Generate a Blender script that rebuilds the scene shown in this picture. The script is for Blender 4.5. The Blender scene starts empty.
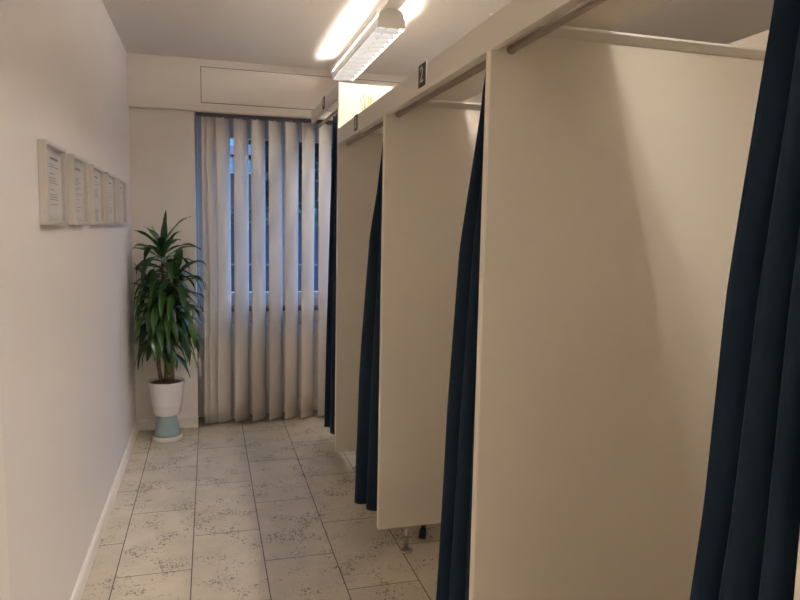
import bpy, bmesh, math, random
from mathutils import Vector, Matrix
random.seed(7)
S = bpy.context.scene
COL = S.collection
PI = math.pi

# ------------------------------------------------------------------ materials
def mat(name, color, rough=0.6, metal=0.0, spec=0.5, emit=None, estr=0.0, noise=0.0, nscale=8.0, bump=0.0, bscale=200.0):
    m = bpy.data.materials.new(name); m.use_nodes = True
    nt = m.node_tree; b = nt.nodes['Principled BSDF']
    b.inputs['Base Color'].default_value = (*color, 1)
    b.inputs['Roughness'].default_value = rough
    b.inputs['Metallic'].default_value = metal
    b.inputs['Specular IOR Level'].default_value = spec
    if emit:
        b.inputs['Emission Color'].default_value = (*emit, 1)
        b.inputs['Emission Strength'].default_value = estr
    tc = nt.nodes.new('ShaderNodeTexCoord')
    if noise > 0:
        n = nt.nodes.new('ShaderNodeTexNoise'); n.inputs['Scale'].default_value = nscale; n.inputs['Detail'].default_value = 5
        nt.links.new(tc.outputs['Object'], n.inputs['Vector'])
        mx = nt.nodes.new('ShaderNodeMix'); mx.data_type = 'RGBA'
        mx.inputs[6].default_value = (*[c * (1 - noise) for c in color], 1)
        mx.inputs[7].default_value = (*[min(1, c * (1 + noise)) for c in color], 1)
        nt.links.new(n.outputs['Fac'], mx.inputs[0]); nt.links.new(mx.outputs[2], b.inputs['Base Color'])
    if bump > 0:
        n2 = nt.nodes.new('ShaderNodeTexNoise'); n2.inputs['Scale'].default_value = bscale; n2.inputs['Detail'].default_value = 3
        nt.links.new(tc.outputs['Object'], n2.inputs['Vector'])
        bp = nt.nodes.new('ShaderNodeBump'); bp.inputs['Strength'].default_value = bump; bp.inputs['Distance'].default_value = 0.003
        nt.links.new(n2.outputs['Fac'], bp.inputs['Height']); nt.links.new(bp.outputs['Normal'], b.inputs['Normal'])
    return m

M = {}
M['wall'] = mat('wall_plaster', (.81, .76, .745), .85, noise=.02, nscale=3, bump=.25, bscale=120)
M['wall2'] = mat('wall_plaster_back', (.86, .81, .765), .85, noise=.02, nscale=3, bump=.15, bscale=120)
M['ceil'] = mat('ceiling_paint', (.82, .775, .735), .9, noise=.02, nscale=2, bump=.3, bscale=90)
M['soffit'] = mat('soffit_paint', (.78, .72, .65), .6)
M['base'] = mat('baseboard_paint', (.88, .83, .77), .45)
M['panel'] = mat('cabin_laminate', (.665, .61, .525), .42, noise=.015, nscale=2)
M['edge'] = mat('cabin_edge_band', (.80, .73, .61), .45)
M['rail'] = mat('cabin_rail', (.66, .62, .56), .34, metal=.75)
M['rod'] = mat('rod_bronze', (.34, .265, .20), .45, metal=.35)
M['chrome'] = mat('chrome', (.52, .49, .46), .25, metal=1)
M['steel'] = mat('brushed_steel', (.5, .48, .45), .35, metal=.9)
M['rubber'] = mat('black_rubber', (.012, .012, .012), .6)
M['black'] = mat('sign_black', (.02, .018, .02), .45)
M['white'] = mat('white_plastic', (.82, .79, .75), .4)
M['numeral'] = mat('numeral_grey_white', (.55, .52, .48), .5)
M['frame'] = mat('frame_silver', (.66, .62, .58), .38, metal=.25)
M['mount'] = mat('mount_board', (.70, .66, .62), .9)
M['paper'] = mat('paper', (.72, .70, .70), .9)
M['ink'] = mat('ink_grey', (.22, .22, .24), .9)
M['pot'] = mat('white_ceramic', (.90, .87, .86), .45)
M['teal'] = mat('pale_teal_glaze', (.34, .46, .48), .4)
M['foot'] = mat('cream_glaze', (.80, .74, .66), .45)
M['soil'] = mat('soil', (.13, .055, .03), .95, noise=.6, nscale=60, bump=1.0, bscale=120)
M['cane'] = mat('cane_bark', (.20, .125, .07), .85, noise=.4, nscale=40, bump=.6, bscale=90)
M['winframe'] = mat('window_frame_white', (.46, .46, .48), .4)
M['sill'] = mat('sill_brown', (.16, .09, .06), .5)
M['radi'] = mat('radiator_enamel', (.72, .68, .62), .4)
M['headrail'] = mat('headrail_grey', (.12, .10, .09), .45)
M['lampbody'] = mat('lamp_body_grey', (.62, .59, .55), .45)
M['louver'] = mat('louver_aluminium', (.028, .028, .028), .5, spec=.15)
M['tube'] = mat('lamp_tube', (1, 1, 1), .5, emit=(1.0, .93, .86), estr=52)
M['opal'] = mat('opal_fill_diffuser', (.9, .9, .88), .5, emit=(1.0, .90, .79), estr=1.2)  # glow of the added fill panels
M['reed'] = mat('rattan_reed', (.50, .33, .11), .8)
M['bottle'] = mat('amber_bottle', (.55, .36, .16), .2)
M['wood'] = mat('stool_seat_wood', (.42, .27, .15), .5, noise=.25, nscale=12)
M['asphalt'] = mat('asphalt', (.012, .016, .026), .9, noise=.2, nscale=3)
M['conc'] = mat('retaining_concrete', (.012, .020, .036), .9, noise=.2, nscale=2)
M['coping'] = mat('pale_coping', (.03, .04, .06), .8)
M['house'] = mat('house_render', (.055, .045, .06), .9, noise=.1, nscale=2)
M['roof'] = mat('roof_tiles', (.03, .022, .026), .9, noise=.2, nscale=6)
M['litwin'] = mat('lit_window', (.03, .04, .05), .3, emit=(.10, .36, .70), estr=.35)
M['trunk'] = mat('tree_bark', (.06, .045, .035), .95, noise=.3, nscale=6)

def leafmat(name, c0, c1, rough, trans=.0):
    m = bpy.data.materials.new(name); m.use_nodes = True
    nt = m.node_tree; b = nt.nodes['Principled BSDF']
    g = nt.nodes.new('ShaderNodeNewGeometry')
    mx = nt.nodes.new('ShaderNodeMix'); mx.data_type = 'RGBA'
    mx.inputs[6].default_value = (*c0, 1); mx.inputs[7].default_value = (*c1, 1)
    nt.links.new(g.outputs['Random Per Island'], mx.inputs[0])
    nt.links.new(mx.outputs[2], b.inputs['Base Color'])
    b.inputs['Roughness'].default_value = rough
    return m
M['leaf'] = leafmat('dracaena_leaf', (.010, .045, .012), (.050, .135, .022), .36)
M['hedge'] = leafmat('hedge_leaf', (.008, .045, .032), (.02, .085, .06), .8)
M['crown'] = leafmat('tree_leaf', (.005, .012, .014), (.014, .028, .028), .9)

# curtain cloth: navy with woven micro texture
def curtain_mat():
    m = mat('navy_curtain', (.009, .020, .038), .82, spec=.2)
    nt = m.node_tree; b = nt.nodes['Principled BSDF']
    b.inputs['Sheen Weight'].default_value = .14
    b.inputs['Sheen Roughness'].default_value = .5
    b.inputs['Sheen Tint'].default_value = (.25, .45, .7, 1)
    tc = nt.nodes.new('ShaderNodeTexCoord')
    mp = nt.nodes.new('ShaderNodeMapping'); mp.inputs['Scale'].default_value = (900, 900, 500)
    n = nt.nodes.new('ShaderNodeTexNoise'); n.inputs['Scale'].default_value = 1
    nt.links.new(tc.outputs['Object'], mp.inputs['Vector']); nt.links.new(mp.outputs['Vector'], n.inputs['Vector'])
    bp = nt.nodes.new('ShaderNodeBump'); bp.inputs['Strength'].default_value = .2; bp.inputs['Distance'].default_value = .001
    nt.links.new(n.outputs['Fac'], bp.inputs['Height']); nt.links.new(bp.outputs['Normal'], b.inputs['Normal'])
    return m
M['curtain'] = curtain_mat()

# translucent blind fabric
def slat_mat():
    m = bpy.data.materials.new('blind_fabric'); m.use_nodes = True
    nt = m.node_tree; nt.nodes.clear()
    o = nt.nodes.new('ShaderNodeOutputMaterial'); mx = nt.nodes.new('ShaderNodeMixShader'); mx.inputs[0].default_value = .22
    d = nt.nodes.new('ShaderNodeBsdfDiffuse'); d.inputs['Color'].default_value = (.88, .83, .77, 1)
    t = nt.nodes.new('ShaderNodeBsdfTranslucent'); t.inputs['Color'].default_value = (.80, .78, .76, 1)
    nt.links.new(d.outputs[0], mx.inputs[1]); nt.links.new(t.outputs[0], mx.inputs[2]); nt.links.new(mx.outputs[0], o.inputs['Surface'])
    return m
M['slat'] = slat_mat()

def glass_mat(refl=.6):
    m = bpy.data.materials.new('window_glass'); m.use_nodes = True
    nt = m.node_tree; nt.nodes.clear()
    o = nt.nodes.new('ShaderNodeOutputMaterial'); mx = nt.nodes.new('ShaderNodeMixShader')
    lw = nt.nodes.new('ShaderNodeLayerWeight'); lw.inputs['Blend'].default_value = .5
    pw = nt.nodes.new('ShaderNodeMath'); pw.operation = 'POWER'; pw.inputs[1].default_value = 5; nt.links.new(lw.outputs['Facing'], pw.inputs[0])
    ma = nt.nodes.new('ShaderNodeMath'); ma.operation = 'MULTIPLY_ADD'; ma.inputs[1].default_value = refl; ma.inputs[2].default_value = .03; nt.links.new(pw.outputs[0], ma.inputs[0])
    t = nt.nodes.new('ShaderNodeBsdfTransparent'); g = nt.nodes.new('ShaderNodeBsdfGlossy'); g.inputs['Roughness'].default_value = .02
    nt.links.new(ma.outputs[0], mx.inputs[0]); nt.links.new(t.outputs[0], mx.inputs[1]); nt.links.new(g.outputs[0], mx.inputs[2])
    nt.links.new(mx.outputs[0], o.inputs['Surface'])
    return m
M['glass'] = glass_mat()
M['pglass'] = glass_mat(.25)
def trans_mat(name, col, f):
    m = bpy.data.materials.new(name); m.use_nodes = True
    nt = m.node_tree; nt.nodes.clear()
    o = nt.nodes.new('ShaderNodeOutputMaterial'); mx = nt.nodes.new('ShaderNodeMixShader'); mx.inputs[0].default_value = f
    d = nt.nodes.new('ShaderNodeBsdfDiffuse'); d.inputs['Color'].default_value = (*col, 1)
    t = nt.nodes.new('ShaderNodeBsdfTranslucent'); t.inputs['Color'].default_value = (*col, 1)
    nt.links.new(d.outputs[0], mx.inputs[1]); nt.links.new(t.outputs[0], mx.inputs[2]); nt.links.new(mx.outputs[0], o.inputs['Surface'])
    return m
M['railw'] = trans_mat('lamp_side_rail', (.8, .8, .78), .09)

# floor: half-bond travertine-look tiles .30 x .625 m laid along the corridor
def floor_mat():
    m = bpy.data.materials.new('travertine_tiles'); m.use_nodes = True
    nt = m.node_tree; b = nt.nodes['Principled BSDF']; N = nt.nodes.new; Lk = nt.links.new
    tc = N('ShaderNodeTexCoord'); sep = N('ShaderNodeSeparateXYZ'); Lk(tc.outputs['Object'], sep.inputs[0])
    def mth(op, a, v):
        n = N('ShaderNodeMath'); n.operation = op
        for i, k in enumerate((a, v)):
            if isinstance(k, (int, float)): n.inputs[i].default_value = k
            else: Lk(k, n.inputs[i])
        return n.outputs[0]
    u = mth('ADD', sep.outputs['Y'], 3.15); v = mth('ADD', sep.outputs['X'], 6.385)
    cb = N('ShaderNodeCombineXYZ'); Lk(u, cb.inputs[0]); Lk(v, cb.inputs[1])
    br = N('ShaderNodeTexBrick'); br.offset = .5; br.offset_frequency = 2; br.squash = 1.0
    br.inputs['Scale'].default_value = 1; br.inputs['Brick Width'].default_value = .625; br.inputs['Row Height'].default_value = .30
    br.inputs['Mortar Size'].default_value = .0022; br.inputs['Mortar Smooth'].default_value = .15
    br.inputs['Color1'].default_value = (.56, .495, .39, 1); br.inputs['Color2'].default_value = (.65, .58, .46, 1)
    br.inputs['Mortar'].default_value = (.045, .035, .028, 1)
    Lk(cb.outputs[0], br.inputs['Vector'])
    # soft clouding
    n1 = N('ShaderNodeTexNoise'); n1.inputs['Scale'].default_value = 5; n1.inputs['Detail'].default_value = 6; n1.inputs['Roughness'].default_value = .65
    Lk(tc.outputs['Object'], n1.inputs['Vector'])
    r1 = N('ShaderNodeMapRange'); r1.inputs[1].default_value = .3; r1.inputs[2].default_value = .7; r1.inputs[3].default_value = .86; r1.inputs[4].default_value = 1.1
    Lk(n1.outputs['Fac'], r1.inputs[0])
    # pits: fine noise threshold, masked by patches
    mp = N('ShaderNodeMapping'); mp.inputs['Scale'].default_value = (1.0, .75, 1); Lk(tc.outputs['Object'], mp.inputs['Vector'])
    n2 = N('ShaderNodeTexNoise'); n2.inputs['Scale'].default_value = 80; n2.inputs['Detail'].default_value = 3; n2.inputs['Roughness'].default_value = .6
    n2.inputs['Distortion'].default_value = 1.2
    Lk(mp.outputs[0], n2.inputs['Vector'])
    n3 = N('ShaderNodeTexNoise'); n3.inputs['Scale'].default_value = 6.5; n3.inputs['Detail'].default_value = 3; Lk(tc.outputs['Object'], n3.inputs['Vector'])
    r3 = N('ShaderNodeMapRange'); r3.inputs[1].default_value = .40; r3.inputs[2].default_value = .66; r3.inputs[3].default_value = -.03; r3.inputs[4].default_value = .15
    Lk(n3.outputs['Fac'], r3.inputs[0])
    thr = mth('ADD', n2.outputs['Fac'], r3.outputs[0])
    r2 = N('ShaderNodeMapRange'); r2.inputs[1].default_value = .640; r2.inputs[2].default_value = .705; Lk(thr, r2.inputs[0])
    mx = N('ShaderNodeMix'); mx.data_type = 'RGBA'; mx.blend_type = 'MULTIPLY'; mx.inputs[0].default_value = 1
    cc = N('ShaderNodeCombineColor'); [Lk(r1.outputs[0], cc.inputs[i]) for i in range(3)]
    Lk(br.outputs['Color'], mx.inputs[6]); Lk(cc.outputs[0], mx.inputs[7])
    mx2 = N('ShaderNodeMix'); mx2.data_type = 'RGBA'; mx2.inputs[7].default_value = (.17, .125, .09, 1)
    pf = mth('MULTIPLY', r2.outputs[0], .8); Lk(pf, mx2.inputs[0]); Lk(mx.outputs[2], mx2.inputs[6])
    Lk(mx2.outputs[2], b.inputs['Base Color'])
    b.inputs['Roughness'].default_value = .48
    bp = N('ShaderNodeBump'); bp.inputs['Strength'].default_value = .4; bp.inputs['Distance'].default_value = .002; bp.invert = True
    s = mth('ADD', br.outputs['Fac'], pf); Lk(s, bp.inputs['Height']); Lk(bp.outputs['Normal'], b.inputs['Normal'])
    return m
M['floor'] = floor_mat()

# ------------------------------------------------------------------ mesh helpers
def box(bm, x0, x1, y0, y1, z0, z1, bev=0.0):
    r = bmesh.ops.create_cube(bm, size=1.0)
    vs = r['verts']
    for v in vs:
        v.co = Vector(((x0 + x1) / 2 + v.co.x * (x1 - x0), (y0 + y1) / 2 + v.co.y * (y1 - y0), (z0 + z1) / 2 + v.co.z * (z1 - z0)))
    if bev > 0:
        es = list({e for v in vs for e in v.link_edges})
        bmesh.ops.bevel(bm, geom=es, offset=bev, segments=2, affect='EDGES', profile=.6)
    return bm
def lathe(bm, prof, cx, cy, seg=40, cap=True):
    rings = []
    for r, z in prof:
        rings.append([bm.verts.new((cx + r * math.cos(2 * PI * i / seg), cy + r * math.sin(2 * PI * i / seg), z)) for i in range(seg)])
    for a, b in zip(rings, rings[1:]):
        for i in range(seg):
            f = bm.faces.new((a[i], a[(i + 1) % seg], b[(i + 1) % seg], b[i])); f.smooth = True
    if cap:
        bm.faces.new(list(reversed(rings[0]))); bm.faces.new(rings[-1])
    return bm
def tube(bm, pts, rad, seg=10, cap=True):
    pts = [Vector(p) for p in pts]
    rads = rad if isinstance(rad, (list, tuple)) else [rad] * len(pts)
    rings = []
    for i, p in enumerate(pts):
        d = (pts[min(i + 1, len(pts) - 1)] - pts[max(i - 1, 0)]).normalized()
        a = Vector((0, 0, 1)) if abs(d.z) < .9 else Vector((1, 0, 0))
        s = d.cross(a).normalized(); t = d.cross(s).normalized()
        rings.append([bm.verts.new(p + (s * math.cos(2 * PI * k / seg) + t * math.sin(2 * PI * k / seg)) * rads[i]) for k in range(seg)])
    for a, b in zip(rings, rings[1:]):
        for k in range(seg):
            f = bm.faces.new((a[k], a[(k + 1) % seg], b[(k + 1) % seg], b[k])); f.smooth = True
    if cap:
        bm.faces.new(list(reversed(rings[0]))); bm.faces.new(rings[-1])
    return bm
def prism_y(bm, prof, y0, y1):
    """extrude an (x, z) outline along y"""
    a = [bm.verts.new((x, y0, z)) for x, z in prof]; b = [bm.verts.new((x, y1, z)) for x, z in prof]
    n = len(prof)
    for i in range(n): bm.faces.new((a[i], a[(i + 1) % n], b[(i + 1) % n], b[i]))
    bm.faces.new(list(reversed(a))); bm.faces.new(b)
    return bm
def prism_x(bm, prof, x0, x1):
    a = [bm.verts.new((x0, y, z)) for y, z in prof]; b = [bm.verts.new((x1, y, z)) for y, z in prof]
    n = len(prof)
    for i in range(n): bm.faces.new((a[i], a[(i + 1) % n], b[(i + 1) % n], b[i]))
    bm.faces.new(list(reversed(a))); bm.faces.new(b)
    return bm
def obj(name, bm, m, parent=None, label=None):
    bmesh.ops.recalc_face_normals(bm, faces=bm.faces[:])
    me = bpy.data.meshes.new(name); bm.to_mesh(me); bm.free()
    o = bpy.data.objects.new(name, me); COL.objects.link(o)
    me.materials.append(M[m] if isinstance(m, str) else m)
    if parent:
        root = parent if parent.type == 'EMPTY' else (parent.parent if parent.parent else None)
        if root: me.transform(Matrix.Translation(-root.location))
        o.parent = parent
    if label: o['label'] = label
    return o
def B(): return bmesh.new()
def bx(*a): return box(B(), *a)
def tag(o, label, cat, group=None, kind=None):
    o['label'] = label; o['category'] = cat
    if group: o['group'] = group
    if kind: o['kind'] = kind
    return o
def thing(name, label, cat, loc=(0, 0, 0), group=None):
    o = bpy.data.objects.new(name, None); COL.objects.link(o); o.location = loc; o.empty_display_size = .1
    return tag(o, label, cat, group)
def copy_thing(root, loc, label, group=None):
    r = root.copy(); COL.objects.link(r); r.location = loc; r['label'] = label
    if group: r['group'] = group
    for ch in list(root.children):
        c = ch.copy(); COL.objects.link(c); c.parent = r
        for g in ch.children:
            d = g.copy(); COL.objects.link(d); d.parent = c
    return r
def struct(name, bm, m, label, cat, parent=None):
    o = obj(name, bm, m, parent)
    o['kind'] = 'structure'
    if not parent: o['label'] = label; o['category'] = cat
    return o

# ------------------------------------------------------------------ dimensions (metres; camera stands at x=0, y=0)
XL, XR = -.503, 3.2           # left wall, far right wall
YB, YN = 4.85, -3.0            # back wall face, wall behind the camera
H = 2.54
XF = .70                       # front plane of the changing cabins
XBK = 1.97                     # rear panel of the cabins
PY = [.595, 1.64, 2.715, 3.755] # front faces of the partitions
TH = .028
ZF0, ZF1 = 1.90, 1.985         # fascia
NX0, NX1 = -.09, 1.14          # window niche

# ------------------------------------------------------------------ the room
struct('floor', bx(XL - .2, XR + .2, YN - .2, 5.2, -.1, 0), 'floor', 'beige travertine-look floor tiles laid half bond along the corridor', 'floor')
struct('ceiling', bx(XL - .2, XR + .2, YN - .2, 5.2, H, H + .1), 'ceil', 'off-white painted ceiling above corridor and cabins', 'ceiling')
struct('wall_left', bx(XL - .2, XL, 1.81, YB + .1, 0, H), 'wall', 'off-white left wall carrying the row of frames', 'wall')
struct('wall_left_near', bx(XL - .2, XL + .006, YN, 1.81, 0, H), 'wall2', 'near end of the left wall at the picture edge', 'wall')
wb = B()
box(wb, XL, NX0, YB, 5.2, 0, H); box(wb, NX1, XR, YB, 5.2, 0, H)
box(wb, NX0, NX1, 5.10, 5.2, 0, .80); box(wb, NX0, NX1, YB, 5.2, 2.20, H)
struct('wall_back', wb, 'wall2', 'off-white end wall around the window niche', 'wall')
struct('wall_right', bx(XR, XR + .1, YN, 5.2, 0, H), 'wall2', 'wall behind the changing cabins', 'wall')
struct('wall_near', bx(XL, XR, YN - .1, YN, 0, H), 'wall2', 'wall behind the viewer', 'wall')
bb = B(); prism_y(bb, [(XL, 0), (XL + .014, 0), (XL + .014, .060), (XL + .008, .070), (XL, .070)], 1.81, YB)
struct('baseboard_left', bb, 'base', 'pale baseboard along the left wall', 'baseboard')
bb = B(); prism_x(bb, [(YB, 0), (YB - .016, 0), (YB - .016, .064), (YB - .010, .072), (YB, .072)], XL + .014, NX0)
struct('baseboard_back', bb, 'base', 'pale baseboard behind the potted plant', 'baseboard')
sf = B(); box(sf, XL, XR, 4.80, YB, 2.20, H); box(sf, XL, XR, 4.794, 4.80, 2.20, 2.226, .002)
so = struct('trim_1', sf, 'soffit', 'boxed-in roller shutter casing across the top of the end wall', 'shutter box')
cov = B(); box(cov, -.04, 1.35, 4.795, 4.7995, 2.257, 2.486, .001)
struct('access_cover', cov, 'soffit', '', '', so)
gp = B()
for a in ((-.044, -.04, 2.253, 2.49), (1.35, 1.354, 2.253, 2.49)): box(gp, a[0], a[1], 4.7985, 4.7998, a[2], a[3])
for a in ((2.253, 2.257), (2.486, 2.49)): box(gp, -.04, 1.35, 4.7985, 4.7998, a[0], a[1])
struct('cover_seam', gp, 'headrail', '', '', so)

# window: outer frame, two sashes, panes, sill
w = B()
box(w, NX0, NX0 + .06, 5.05, 5.10, .84, 2.20); box(w, NX1 - .06, NX1, 5.05, 5.10, .84, 2.20)
box(w, NX0 + .06, NX1 - .06, 5.05, 5.10, 2.13, 2.20); box(w, NX0 + .06, NX1 - .06, 5.05, 5.10, .84, .89)
win = struct('window_1', w, 'winframe', 'white double casement window behind the vertical blind', 'window')
for (a, b) in ((NX0 + .06, .522), (.528, NX1 - .06)):
    s = B()
    box(s, a, a + .05, 5.035, 5.085, .89, 2.13, .004); box(s, b - .05, b, 5.035, 5.085, .89, 2.13, .004)
    box(s, a + .05, b - .05, 5.035, 5.085, 2.06, 2.13, .004); box(s, a + .05, b - .05, 5.035, 5.085, .89, .945, .004)
    so2 = struct('window_sash', s, 'winframe', '', '', win)
    struct('window_pane', bx(a + .05, b - .05, 5.056, 5.062, .945, 2.06), 'glass', '', '', so2)
sl = B(); box(sl, NX0, NX1, 4.95, 5.10, .812, .84, .004)
struct('trim_2', sl, 'sill', 'dark brown window sill behind the vertical blind', 'window sill')

# ------------------------------------------------------------------ radiator
rad = thing('radiator', 'white panel radiator in the niche below the window, behind the blind', 'radiator', (.53, 5.0, 0))
r = B(); box(r, .02, 1.04, 4.985, 5.0, .13, .70, .004)
for i in range(17): box(r, .04 + i * .06, .07 + i * .06, 4.978, 4.985, .16, .67, .003)
obj('front_panel', r, 'radi', rad)
obj('rear_panel', bx(.02, 1.04, 5.05, 5.065, .13, .70, .004), 'radi', rad)
r = B(); box(r, .02, 1.04, 5.0, 5.05, .69, .705)
for i in range(33): box(r, .03 + i * .03, .034 + i * .03, 5.0, 5.05, .14, .69)
obj('convector_fins', r, 'radi', rad)
for x in (.15, .91):
    obj('bracket_foot', bx(x, x + .03, 4.99, 5.06, 0, .13, .002), 'radi', rad)
r = B(); tube(r, [(-.02, 5.03, .0), (-.02, 5.03, .2), (.02, 5.03, .2)], .009); obj('pipe', r, 'radi', rad)

# ------------------------------------------------------------------ vertical blind
bl = thing('vertical_blind', 'off-white vertical slat blind hanging in front of the end window', 'blind', (.53, 4.88, 0))
obj('headrail', bx(NX0 + .01, NX1 - .01, 4.86, 4.90, 2.176, 2.20, .003), 'headrail', bl)
xs = [-.044, -.012, .050, .170, .286, .407, .524, .642, .762, .880, .995]
for i, x in enumerate(xs):
    s = B(); n = 9
    wx, wy = .105, .088
    if i < 3: wx, wy = .098, .082
    z0, z1 = .018, 2.170
    nz = 12; grid = []
    for k in range(nz + 1):
        z = z0 + (z1 - z0) * k / nz; row = []
        for j in range(n):
            u = j / (n - 1)
            bow = .006 * math.sin(PI * u)
            sway = .004 * math.sin(i * 1.7) * (1 - k / nz)
            row.append(s.verts.new((x + wx * u + bow * .7 + sway, 4.838 + wy * u - bow * .7, z)))
        grid.append(row)
    for k in range(nz):
        for j in range(n - 1):
            f = s.faces.new((grid[k][j], grid[k][j + 1], grid[k + 1][j + 1], grid[k + 1][j])); f.smooth = True
    so_ = obj('slat', s, 'slat', bl)
    sd = so_.modifiers.new('thick', 'SOLIDIFY'); sd.thickness = .0008
    c = B(); box(c, x + .04, x + .056, 4.872, 4.888, 2.164, 2.177, .002); obj('carrier_hook', c, 'white', so_)
c = B(); tube(c, [(-.07, 4.862, 2.17), (-.072, 4.862, .49)], .0015, 6); obj('pull_cord', c, 'white', bl)
c = B(); box(c, -.082, -.062, 4.854, 4.870, .365, .49, .004); obj('cord_weight', c, 'white', bl, 'white cord weight')

# ------------------------------------------------------------------ changing cabins
XP = XF + .02
names = ['partition panel nearest the viewer, beside the closest curtain',
         'large cream partition panel right of the second curtain, standing closest in full view',
         'cream partition panel with chrome foot between the number 2 and number 3 cabins',
         'tall narrow cream partition panel nearest the window, white above the fascia']
for i, y in enumerate(PY):
    tall = (i == 3)
    zt = 2.235 if tall else 1.972
    zfr = 2.158 if tall else ZF0
    t = thing('partition_panel', names[i], 'partition', (XF, y, 0), 'changing cabin partitions')
    zp = zt if tall else zt - .026
    b = B(); prism_y(b, [(XF + .003, .12), (XBK, .12), (XBK, zp), (XF + .018, zp), (XF + .018, zfr), (XF + .003, zfr)], y, y + TH)
    obj('panel', b, 'panel', t)
    obj('front_edge', bx(XF, XF + .003, y, y + TH, .12, zfr, .0008), 'edge', t)
    rl = B()
    prism_x(rl, [(y - .003, zt - .026), (y + TH, zt - .026), (y + TH, zt), (y - .016, zt), (y - .020, zt - .004), (y - .018, zt - .007)], XP, XBK)
    if not tall:
        ro = obj('top_rail', rl, 'rail', t)
        obj('rail_glint', bx(XP, XBK, y - .0225, y - .0195, zt - .0065, zt, .0006), 'white', ro, 'white strip imitating the highlight along the rail lip')  # white strip stands in for the lamp's glint on the rail edge
    for lx in (.835, 1.80):
        l = B(); tube(l, [(lx, y + .014, .004), (lx, y + .014, .12)], .0095, 14)
        lo = obj('leg', l, 'chrome', t, 'chrome leg')
        f = B(); lathe(f, [(.030, 0), (.030, .004), (.024, .009), (.012, .012)], lx, y + .014, 24)
        obj('foot_plate', f, 'chrome', lo)
t = thing('cabin_fascia', 'long cream fascia board over the cabin openings numbered 2 and 3', 'fascia', (XF, 2, ZF0))
obj('board', bx(XF, XF + .018, -1.4, PY[3] , ZF0, ZF1, .0015), 'panel', t)
obj('clip', bx(XF - .002, XF + .010, 1.645, 1.657, ZF1, ZF1 + .006, .002), 'white', t, 'small white clip on the top edge')
t = tag(obj('cabin_fascia', bx(XF, XF + .018, PY[3], 4.793, 2.158, 2.238, .0015), 'panel'), 'short higher fascia board over the last cabin by the window', 'fascia')
t = tag(obj('top_board', bx(XF + .018, 1.03, -1.4, PY[3], 1.972, 1.985, .001), 'panel'), 'narrow cream cover board lying along the cabin tops behind the fascia', 'board')
t = tag(obj('rear_panel', bx(XBK, XBK + .02, -1.4, 4.79, .0, 2.185, .001), 'panel'), 'long cream back panel closing the cabins, seen above the near partition', 'panel')

bays = [(-.44 + TH, PY[0]), (PY[0] + TH, PY[1]), (PY[1] + TH, PY[2]), (PY[2] + TH, PY[3]), (PY[3] + TH, 4.793)]
rodlab = {1: 'bronze curtain rod of the nearest cabin, at the top of the picture', 2: 'bronze curtain rod under the number 2 fascia',
          3: 'bronze curtain rod under the number 3 fascia', 4: 'bronze curtain rod of the last cabin by the window'}
XROD = .757
RODS = {}
for i in (1, 2, 3, 4):
    y0, y1 = bays[i]; zr = 1.905 if i < 4 else 2.145
    t = thing('curtain_rod', rodlab[i], 'curtain rod', (XROD, y0, zr), 'cabin curtain rods')
    RODS[i] = t
    b = B(); tube(b, [(XROD, y0 + .003, zr), (XROD, y1 - .003, zr)], .0105, 16); obj('pole', b, 'rod', t)
    for ya, yb in ((y0, y0 + .006), (y1 - .006, y1)):
        b = B(); tube(b, [(XROD, ya, zr), (XROD, yb, zr)], .0125, 18); obj('socket', b, 'rod', t)

# curtains, drawn open and gathered at the near side of each cabin
def lerp(tab, z):
    for (za, va), (zb, vb) in zip(tab, tab[1:]):
        if za >= z >= zb: return va + (vb - va) * (za - z) / (za - zb)
    return tab[-1][1] if z < tab[-1][0] else tab[0][1]
def curtain(i, label, ztop, zbot, wt, phase, folds, at, xt, inw=.012):
    y0 = bays[i][0] + .012
    t = thing('curtain', label, 'curtain', (XROD, y0, zbot), 'navy cabin curtains')
    b = B(); nz = 48; ns = folds * 18
    grid = []
    for k in range(nz + 1):
        z = ztop + (zbot - ztop) * k / nz
        W = lerp(wt, z); A = lerp(at, z); xe = lerp(xt, z) + .012; row = []
        for j in range(ns + 1):
            s = j / ns
            ph = 2 * PI * folds * s + phase
            a = A * ((.62 + .38 * s) if inw < .02 else (.38 + .62 * s)) * (1 + .15 * math.sin(2.3 * s * folds + i))
            top = max(0, min(1, (ztop - z) / .06))
            x = XROD + (inw * (1 - s) ** .7 + (xe - XROD) * s) * (.4 + .6 * top) - a * math.sin(ph) + .004 * math.sin(5 * s + z * 2.2 + i)
            y = y0 + W * (s - .30 / (2 * PI * folds) * math.sin(2 * ph)) + .003 * math.sin(z * 3 + s * 9)
            zz = z + (.006 * math.sin(ph * .5 + 1) if k == nz else 0)
            row.append(b.verts.new((x, max(y, y0 - .008), zz)))
        grid.append(row)
    for k in range(nz):
        for j in range(ns):
            f = b.faces.new((grid[k][j], grid[k][j + 1], grid[k + 1][j + 1], grid[k + 1][j])); f.smooth = True
    o = obj('cloth', b, 'curtain', t)
    sd = o.modifiers.new('thick', 'SOLIDIFY'); sd.thickness = .0025
    zr = ztop + .023
    for j in range(folds * 2):
        r = B(); yy = y0 + lerp(wt, ztop) * (j + .5) / (folds * 2)
        seg = 20; pts = [(XROD + .0165 * math.cos(2 * PI * q / seg), yy, zr - .005 + .0165 * math.sin(2 * PI * q / seg)) for q in range(seg + 1)]
        tube(r, pts, .0018, 6, cap=False); obj('curtain_ring', r, 'rod', RODS[i])
    return t
AT = [(2.2, .018), (1.85, .020), (1.5, .027), (.9, .034), (.05, .040)]
XT = [(2.2, .74), (1.75, .737), (1.4, .722), (.9, .706), (.05, .690)]
curtain(1, 'dark navy curtain closest to the viewer, filling the right picture edge', 1.882, .10,
        [(1.92, .105), (1.76, .117), (1.57, .130), (1.35, .146), (1.04, .150), (.88, .160), (.05, .21)], 1.0, 3, AT, XT)
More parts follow.
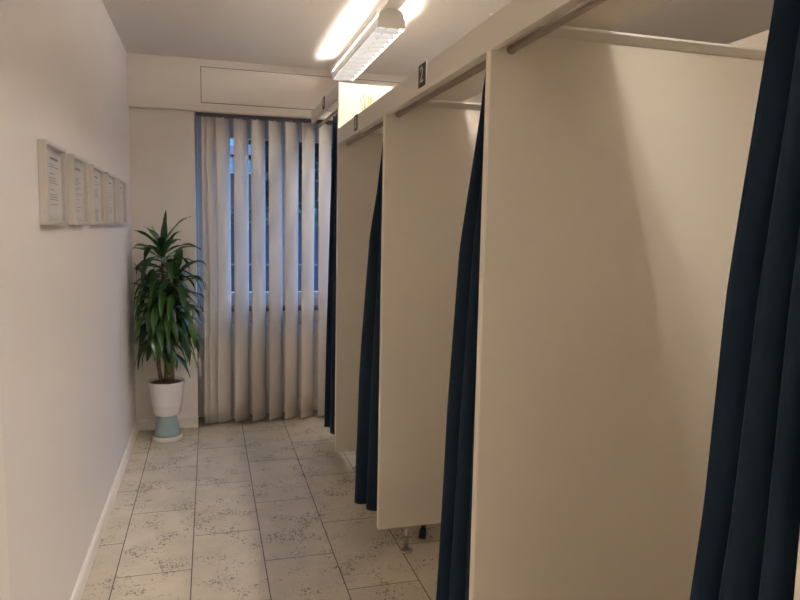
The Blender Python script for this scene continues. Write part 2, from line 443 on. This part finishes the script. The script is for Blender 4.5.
curtain(2, 'gathered navy curtain against the large near partition, in the number 2 cabin', 1.882, .10,
        [(1.92, .045), (1.77, .062), (1.59, .095), (1.38, .138), (.93, .16), (.29, .175), (.05, .185)], 1.6, 3, AT, XT)
curtain(3, 'gathered navy curtain in the number 3 cabin, hem just above the floor tiles', 1.882, .10,
        [(1.92, .085), (1.88, .095), (1.59, .15), (1.4, .225), (1.0, .275), (.72, .315), (.09, .330)], 2.0, 3, AT, XT, .036)
curtain(4, 'gathered navy curtain in the last cabin, beside the window blind', 2.122, .10,
        [(2.2, .40), (1.84, .40), (1.5, .42), (1.1, .44), (.05, .53)], .8, 4, [(2.2, .016), (.05, .026)], [(2.2, .745), (.05, .735)], .050)

# number signs
def text_mesh(txt, size):
    cu = bpy.data.curves.new('digit', 'FONT'); cu.body = txt; cu.size = size; cu.extrude = .0006; cu.offset = size * .018
    cu.align_x = 'CENTER'; cu.align_y = 'CENTER'
    o = bpy.data.objects.new('tmp', cu); COL.objects.link(o)
    dg = bpy.context.evaluated_depsgraph_get(); me = bpy.data.meshes.new_from_object(o.evaluated_get(dg))
    bpy.data.objects.remove(o); bpy.data.curves.remove(cu)
    return me
def sign(n, y, z):
    t = thing('number_sign', 'small black plate with white number %s on the cabin fascia' % n, 'sign', (XF, y, z), 'cabin number signs')
    obj('backing', bx(XF - .003, XF, y - .039, y + .039, z - .039, z + .039, .0006), 'white', t, 'white backing edge')
    obj('plate', bx(XF - .006, XF - .003, y - .036, y + .036, z - .0375, z + .0375, .0006), 'black', t)
    me = text_mesh(n, .072); o = bpy.data.objects.new('digit', me); COL.objects.link(o); me.materials.append(M['numeral'])
    # text plane: +x of the lettering runs towards -y, facing -x (the corridor)
    mw = Matrix(((0, 0, -1, XF - .0062), (-1, 0, 0, y), (0, 1, 0, z), (0, 0, 0, 1)))
    me.transform(Matrix.Translation(-t.location) @ mw); o.parent = t
    o['label'] = 'white numeral'
sign('2', 2.207, 1.953); sign('3', 3.267, 1.947); sign('4', 4.235, 2.205)

# reed diffuser on the cover board
rd = thing('reed_diffuser', 'little amber bottle with straw-coloured reeds on top of the cabins', 'diffuser', (.80, 3.51, 1.985))
b = B(); lathe(b, [(.020, 1.985), (.022, 1.99), (.022, 2.022), (.010, 2.032), (.009, 2.046)], .80, 3.51, 20); obj('bottle', b, 'bottle', rd)
for k in range(7):
    a = k * 2 * PI / 7 + .3; b = B()
    tube(b, [(.80 + .003 * math.cos(a), 3.51 + .003 * math.sin(a), 1.992), (.80 + .03 * math.cos(a), 3.51 + .06 * math.sin(a), 2.12 + .012 * math.sin(k * 2.1))], .0022, 6)
    obj('reed', b, 'reed', rd)

# stool whose leg shows below the partition
st = thing('stool', 'metal-legged stool inside the number 3 cabin, one rubber-tipped leg showing', 'stool', (1.12, 3.0, 0))
b = B(); lathe(b, [(.15, .43), (.165, .437), (.165, .455), (.155, .462)], 1.12, 3.0, 36); obj('seat', b, 'wood', st)
for dx, dy in ((-1, -1), (1, -1), (-1, 1), (1, 1)):
    b = B(); tube(b, [(1.12 + dx * .176, 3.0 + dy * .168, .015), (1.12 + dx * .10, 3.0 + dy * .10, .43)], .0125, 14); lg = obj('leg', b, 'chrome', st)
    b = B(); tube(b, [(1.12 + dx * .178, 3.0 + dy * .170, 0), (1.12 + dx * .171, 3.0 + dy * .163, .04)], [.017, .0155], 14); obj('rubber_tip', b, 'rubber', lg, 'black rubber tip')

# ------------------------------------------------------------------ ceiling lamps on one trunking line
LX = .858
tag(obj('lamp_trunking', bx(LX - .040, LX + .040, -2.9, 4.72, 2.494, H, .003), 'lampbody'), 'long grey trunking rail fixed along the ceiling above the cabins', 'trunking')
lamp = thing('ceiling_lamp', 'louvred twin-tube ceiling lamp glowing near the window end', 'ceiling lamp', (LX, 3.86, 2.40), 'louvred ceiling lamps')
y0, y1 = 3.245, 4.475; hw = .068
def lx(u): return LX + u
def capprof():
    pts = [(-hw, 2.404), (-hw * .99, 2.440)]
    for k in range(0, 9):
        a = PI - k * PI / 8; pts.append((hw * .95 * math.copysign(abs(math.cos(a)) ** .75, math.cos(a)), 2.446 + .046 * math.sin(a) ** .8))
    pts += [(hw * .99, 2.440), (hw, 2.404)]
    return [(lx(u), z) for u, z in pts]
for ya, yb in ((y0 - .012, y0), (y1, y1 + .012)):
    b = B(); prism_y(b, capprof(), ya, yb); obj('end_cap', b, 'lampbody', lamp)
b = B()
box(b, lx(-.030), lx(.030), y0, y1, 2.466, 2.494, .002)
obj('spine', b, 'lampbody', lamp)
obj('reflector', bx(lx(-.043), lx(.043), y0, y1, 2.460, 2.466), 'white', lamp, 'white reflector tray')
for sgn in (-1, 1):
    b = B(); box(b, lx(sgn * .0755 - .0015), lx(sgn * .0755 + .0015), y0 - .012, y1 + .012, 2.452, 2.474, .0006)
    for yy in (y0 + .2, y0 + .615, y1 - .2): box(b, lx(min(sgn * .03, sgn * .075)), lx(max(sgn * .03, sgn * .075)), yy - .006, yy + .006, 2.470, 2.473)
    obj('side_strip', b, 'lampbody', lamp)
    b = B(); tube(b, [(lx(sgn * .034), y0 + .01, 2.448), (lx(sgn * .034), y1 - .01, 2.448)], .008, 10); obj('tube', b, 'tube', lamp, 'glowing fluorescent tube')
b = B()
nb = 13
for k in range(nb + 1):
    yy = y0 + (y1 - y0) * k / nb
    prism_x(b, [(yy - .0008, 2.402), (yy + .0008, 2.402), (yy + .0022, 2.430), (yy - .0022, 2.430)], lx(-hw + .001), lx(hw - .001))
box(b, lx(-.001), lx(.001), y0, y1, 2.422, 2.428)
obj('louvre', b, 'louver', lamp)
for sgn in (-1, 1):
    u = sgn * (hw + .0005); b = B(); prism_y(b, [(lx(u) - .0008, 2.402), (lx(u) + .0008, 2.402), (lx(u) + .0008, 2.446), (lx(u) - .0008, 2.446)], y0, y1)
    obj('side_rail', b, 'railw', lamp, 'white translucent side rail')
copy_thing(lamp, (LX, 2.12, 2.40), 'louvred twin-tube ceiling lamp above the number 2 cabin, just outside the picture', 'louvred ceiling lamps')
copy_thing(lamp, (LX, .60, 2.40), 'louvred twin-tube ceiling lamp above the nearest cabin, outside the picture', 'louvred ceiling lamps')
copy_thing(lamp, (LX, -1.0, 2.40), 'louvred twin-tube ceiling lamp above and behind the viewer', 'louvred ceiling lamps')
for px_, yy, lab in ((.12, -.75, 'added square opal fill panel, unseen behind the viewer, nearer one'), (.12, -2.2, 'added square opal fill panel, unseen behind the viewer, farther one'),
                     (2.62, 1.5, 'added square opal fill panel, unseen beyond the cabin back panel')):
    pn = thing('fill_panel', lab, 'ceiling lamp', (px_, yy, 2.47), 'added opal fill panels')  # unseen fill lights, added to brighten the corridor and the cabin ceiling
    b = B()
    for q in ((-.5, -.47, -.5, .5), (.47, .5, -.5, .5), (-.47, .47, -.5, -.47), (-.47, .47, .47, .5)): box(b, px_ + q[0], px_ + q[1], yy + q[2], yy + q[3], 2.47, H, .002)
    obj('housing', b, 'lampbody', pn)
    obj('diffuser', bx(px_ - .47, px_ + .47, yy - .47, yy + .47, 2.475, 2.485), 'opal', pn)

# ------------------------------------------------------------------ picture frames on the left wall
ord_ = ['first framed certificate from the viewer, the largest-looking, with bluish printed sheet', 'second framed certificate from the viewer on the left wall',
        'middle one of five framed certificates on the left wall', 'fourth framed certificate from the viewer on the left wall', 'last framed certificate, closest to the plant corner']
FW, FD = .30, .026
for i in range(5):
    ya = 2.30 + .437 * i; yb = ya + FW; za, zb = 1.428 + .0005 * i, 1.690 - .001 * i
    t = thing('picture_frame', ord_[i], 'picture frame', (XL, (ya + yb) / 2, za), 'framed certificates on the left wall')
    b = B(); rw = .013
    for q in ((ya, ya + rw, za, zb), (yb - rw, yb, za, zb), (ya + rw, yb - rw, za, za + rw), (ya + rw, yb - rw, zb - rw, zb)):
        box(b, XL + .001, XL + FD, *q, .0015)
    obj('frame', b, 'frame', t)
    obj('mount', bx(XL + .002, XL + .010, ya + rw, yb - rw, za + rw, zb - rw), 'mount', t)
    pa, pb = ya + .065, yb - .035
    if i == 0: pa, pb = ya + .085, yb - rw - .003
    pz0, pz1 = za + .024, zb - .022
    obj('paper', bx(XL + .010, XL + .0108, pa, pb, pz0, pz1), 'paper', t)
    b = B(); rnd = random.Random(i + 3); z = pz1 - .02
    box(b, XL + .0108, XL + .0111, pa + .03, pb - .05, z - .008, z); z -= .022
    while z > pz0 + .03:
        L_ = rnd.uniform(.35, .9) * (pb - pa - .03)
        if rnd.random() > .2: box(b, XL + .0108, XL + .0111, pa + .015, pa + .015 + L_, z - .0022, z)
        z -= rnd.choice((.008, .008, .014))
    obj('print', b, 'ink', t, 'lines of fine grey print')
    obj('glass', bx(XL + .019, XL + .0205, ya + rw, yb - rw, za + rw, zb - rw), 'pglass', t)

# ------------------------------------------------------------------ plant
CX, CY = -.285, 4.62
ps = thing('plant_stand', 'pale teal cone stand with cream foot under the white pot', 'plant stand', (CX, CY, 0))
b = B(); lathe(b, [(.093, 0), (.096, .004), (.096, .020), (.090, .027), (.03, .028)], CX, CY, 48); obj('foot', b, 'foot', ps, 'cream round foot')
b = B(); lathe(b, [(.085, .028), (.082, .05), (.070, .11), (.062, .15), (.061, .170)], CX, CY, 48); obj('body', b, 'teal', ps)
pl = thing('potted_dracaena', 'tall leafy dracaena in a white pot standing in the corner', 'potted plant', (CX, CY, .170))
b = B()
lathe(b, [(.02, .1705), (.078, .1705), (.084, .176), (.094, .24), (.0955, .246), (.0945, .250), (.104, .315), (.1055, .321), (.1045, .325), (.113, .385), (.116, .395), (.112, .398), (.107, .394), (.104, .37)], CX, CY, 56)
obj('pot', b, 'pot', pl, 'white ceramic pot')
b = B(); lathe(b, [(.104, .36), (.104, .383), (.06, .390), (.02, .393)], CX, CY, 40); obj('soil', b, 'soil', pl)

def leaf(bm, base, az, el, L, Wd, droop, rnd, n=11):
    d = Vector((math.cos(az) * math.cos(el), math.sin(az) * math.cos(el), math.sin(el)))
    p = Vector(base); ds = L / n; rows = []
    tw = rnd.uniform(-.5, .5)
    for k in range(n + 1):
        u = k / n
        w = Wd * (min(1, .32 + 2.6 * u) if u < .35 else 1) * (1 - max(0, (u - .42) / .58) ** 1.9)
        side = d.cross(Vector((0, 0, 1)))
        side = side.normalized() if side.length > .05 else Vector((math.sin(az), -math.cos(az), 0))
        up = side.cross(d).normalized()
        side = (side * math.cos(tw * u) + up * math.sin(tw * u)); up = side.cross(d).normalized()
        hw_ = max(w / 2, .0008)
        wav = .003 * math.sin(u * 14 + az)
        rows.append([p - side * hw_ + up * (hw_ * .30 + wav), p - side * hw_ * .5 + up * hw_ * .10, p.copy(), p + side * hw_ * .5 + up * hw_ * .10, p + side * hw_ + up * (hw_ * .30 - wav)])
        p = p + d * ds
        d = (d + Vector((0, 0, -1)) * droop * ds * (0.6 + 1.6 * u)).normalized()
    vr = []
    for r in rows:
        rr = []
        for q in r:
            q = q.copy()
            lim = XL + .02
            if q.x < lim + .06: q.x = lim + .06 * math.exp((q.x - lim - .06) / .06)
            if q.y > YB - .09: q.y = YB - .015 - .075 * math.exp(-(q.y - YB + .09) / .075)
            if q.x > -.075: q.x = -.075 + .075 * (1 - math.exp(-(q.x + .075) / .075))
            rr.append(bm.verts.new(q))
        vr.append(rr)
    for a, c in zip(vr, vr[1:]):
        for j in range(4):
            f = bm.faces.new((a[j], a[j + 1], c[j + 1], c[j])); f.smooth = True
rnd = random.Random(11)
heads = [((-.005, .0), (-.005, -.01), 1.26, 44, .30), ((.03, -.015), (.075, -.03), 1.10, 42, .29), ((-.035, -.01), (-.065, -.02), .98, 40, .29)]
for hi, ((bxo, byo), (txo, tyo), zt, nl, L0) in enumerate(heads):
    b = B(); pts = []; rads = []
    for k in range(15):
        u = k / 14
        pts.append((CX + bxo + (txo - bxo) * u + .006 * math.sin(k * .9 + hi), CY + byo + (tyo - byo) * u, .385 + (zt - .385) * u)); rads.append(.0125 - .004 * u + (.0012 if k % 2 else 0))
    tube(b, pts, rads, 12); obj('cane', b, 'cane', pl, 'brown woody cane')
    b = B()
    for k in range(nl):
        u = k / (nl - 1)                       # 0 = crown tip, 1 = lowest leaf
        span = .58 if hi == 0 else .40
        zz = zt + .02 - span * u ** 1.15
        pu = min(1, max(0, (zz - .385) / (zt - .385)))
        base = (CX + bxo + (txo - bxo) * pu, CY + byo + (tyo - byo) * pu, zz)
        az = k * 2.39996 + hi * 1.3 + rnd.uniform(-.25, .25)
        el = (1.15 - 1.35 * u ** .40) + rnd.uniform(-.2, .15) if hi == 0 else (1.05 - 1.15 * u ** .5) + rnd.uniform(-.25, .2)
        L_ = L0 * rnd.uniform(.85, 1.2) * (.8 if u < .08 else 1)
        leaf(b, base, az, el, L_, rnd.uniform(.046, .060), rnd.uniform(4.0, 10.0) * (.5 if u < .12 else 1), rnd)
    if hi == 0:      # the leaves that stand out of the crown
        for az, el, L_, zz, dr in ((1.2, 1.42, .29, 1.24, .6), (2.6, 1.25, .22, 1.22, 2.0), (3.3, .62, .27, 1.20, 3.0), (2.9, .30, .25, 1.14, 3.5), (3.6, .95, .26, 1.24, 3.2),
                               (.1, .75, .27, 1.20, 4.0), (-.5, .55, .28, 1.16, 4.2), (.5, .35, .26, 1.08, 4.0), (-.9, 1.05, .26, 1.22, 3.5), (4.2, .8, .26, 1.20, 4.5), (3.4, .05, .24, 1.05, 4.5), (-.2, .1, .25, .98, 4.5)):
            leaf(b, (CX - .003, CY - .008, zz), az, el, L_, .047, dr, rnd)
    obj('foliage', b, 'leaf', pl, 'glossy strap-shaped green leaves')

# ------------------------------------------------------------------ outside the window, at dusk
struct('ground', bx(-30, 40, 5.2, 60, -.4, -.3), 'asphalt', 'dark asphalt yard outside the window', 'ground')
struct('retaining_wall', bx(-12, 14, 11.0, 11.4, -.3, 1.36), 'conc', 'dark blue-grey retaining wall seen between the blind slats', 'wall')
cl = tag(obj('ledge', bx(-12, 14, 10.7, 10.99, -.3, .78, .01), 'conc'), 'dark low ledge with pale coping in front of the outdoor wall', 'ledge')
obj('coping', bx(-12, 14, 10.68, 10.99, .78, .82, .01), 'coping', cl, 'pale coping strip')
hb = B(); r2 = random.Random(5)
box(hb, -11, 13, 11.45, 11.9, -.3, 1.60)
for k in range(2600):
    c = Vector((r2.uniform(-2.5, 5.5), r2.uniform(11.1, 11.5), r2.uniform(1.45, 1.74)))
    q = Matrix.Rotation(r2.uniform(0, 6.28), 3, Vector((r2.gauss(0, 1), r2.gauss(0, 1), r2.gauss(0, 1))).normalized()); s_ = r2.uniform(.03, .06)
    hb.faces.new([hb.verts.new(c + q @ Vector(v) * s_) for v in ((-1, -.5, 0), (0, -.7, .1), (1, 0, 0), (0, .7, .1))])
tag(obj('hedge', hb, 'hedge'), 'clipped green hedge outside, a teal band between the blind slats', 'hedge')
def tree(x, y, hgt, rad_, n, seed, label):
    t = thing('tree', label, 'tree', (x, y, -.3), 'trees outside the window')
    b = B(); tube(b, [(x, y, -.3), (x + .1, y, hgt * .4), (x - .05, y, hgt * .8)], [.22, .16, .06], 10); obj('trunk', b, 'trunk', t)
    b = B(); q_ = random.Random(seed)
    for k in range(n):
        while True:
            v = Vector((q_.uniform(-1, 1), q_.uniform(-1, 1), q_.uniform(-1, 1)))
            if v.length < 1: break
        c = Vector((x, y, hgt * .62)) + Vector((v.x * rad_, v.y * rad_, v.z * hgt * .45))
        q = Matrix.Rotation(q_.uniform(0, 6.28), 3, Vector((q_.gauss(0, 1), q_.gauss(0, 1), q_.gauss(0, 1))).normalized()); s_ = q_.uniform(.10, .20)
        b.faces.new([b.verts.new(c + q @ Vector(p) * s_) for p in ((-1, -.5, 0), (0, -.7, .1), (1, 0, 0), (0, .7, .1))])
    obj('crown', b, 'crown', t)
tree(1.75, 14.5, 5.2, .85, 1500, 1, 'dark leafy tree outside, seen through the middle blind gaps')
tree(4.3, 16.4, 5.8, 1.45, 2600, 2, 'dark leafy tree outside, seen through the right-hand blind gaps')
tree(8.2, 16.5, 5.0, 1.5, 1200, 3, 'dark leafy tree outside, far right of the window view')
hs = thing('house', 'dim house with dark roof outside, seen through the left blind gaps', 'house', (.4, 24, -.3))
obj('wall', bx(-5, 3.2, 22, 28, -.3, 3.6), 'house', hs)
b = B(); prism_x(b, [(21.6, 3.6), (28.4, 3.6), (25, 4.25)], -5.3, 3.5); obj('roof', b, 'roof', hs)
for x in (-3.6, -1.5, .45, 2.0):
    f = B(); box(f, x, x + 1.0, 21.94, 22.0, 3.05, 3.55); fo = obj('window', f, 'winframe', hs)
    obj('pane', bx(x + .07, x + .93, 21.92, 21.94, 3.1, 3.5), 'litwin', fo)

# ------------------------------------------------------------------ dusk sky
wd = bpy.data.worlds.new('dusk_sky'); S.world = wd; wd.use_nodes = True
nt = wd.node_tree; bg = nt.nodes['Background']
tc = nt.nodes.new('ShaderNodeTexCoord'); sp = nt.nodes.new('ShaderNodeSeparateXYZ'); nt.links.new(tc.outputs['Generated'], sp.inputs[0])
rp = nt.nodes.new('ShaderNodeValToRGB'); nt.links.new(sp.outputs['Z'], rp.inputs[0])
rp.color_ramp.elements[0].position = 0.0; rp.color_ramp.elements[0].color = (.05, .17, .33, 1)
e1 = rp.color_ramp.elements.new(.14); e1.color = (.08, .24, .45, 1)
rp.color_ramp.elements[-1].position = .55; rp.color_ramp.elements[-1].color = (1.05, 1.7, 3.3, 1)
nt.links.new(rp.outputs['Color'], bg.inputs['Color']); bg.inputs['Strength'].default_value = 1.0

# ------------------------------------------------------------------ camera
f_px, yaw, pitch, roll, hc = 666.332, .279534, .107854, -.0194267, 1.440787
fwd = Vector((math.sin(yaw) * math.cos(pitch), math.cos(yaw) * math.cos(pitch), -math.sin(pitch)))
right = Vector((math.cos(yaw), -math.sin(yaw), 0)); down = fwd.cross(right)
r2_ = right * math.cos(roll) + down * math.sin(roll); d2_ = down * math.cos(roll) - right * math.sin(roll)
cd = bpy.data.cameras.new('camera'); cd.sensor_fit = 'HORIZONTAL'; cd.sensor_width = 36; cd.lens = f_px / 800 * 36; cd.clip_start = .02
co = bpy.data.objects.new('camera', cd); COL.objects.link(co)
co.matrix_world = Matrix(((r2_.x, -d2_.x, -fwd.x, 0), (r2_.y, -d2_.y, -fwd.y, 0), (r2_.z, -d2_.z, -fwd.z, hc), (0, 0, 0, 1)))
S.camera = co

vs = S.view_settings
vs.view_transform = 'Standard'; vs.look = 'None'; vs.gamma = 1.0; vs.use_curve_mapping = False; vs.exposure = 1.22
S.cycles.max_bounces = 10; S.cycles.diffuse_bounces = 6; S.cycles.use_denoising = True
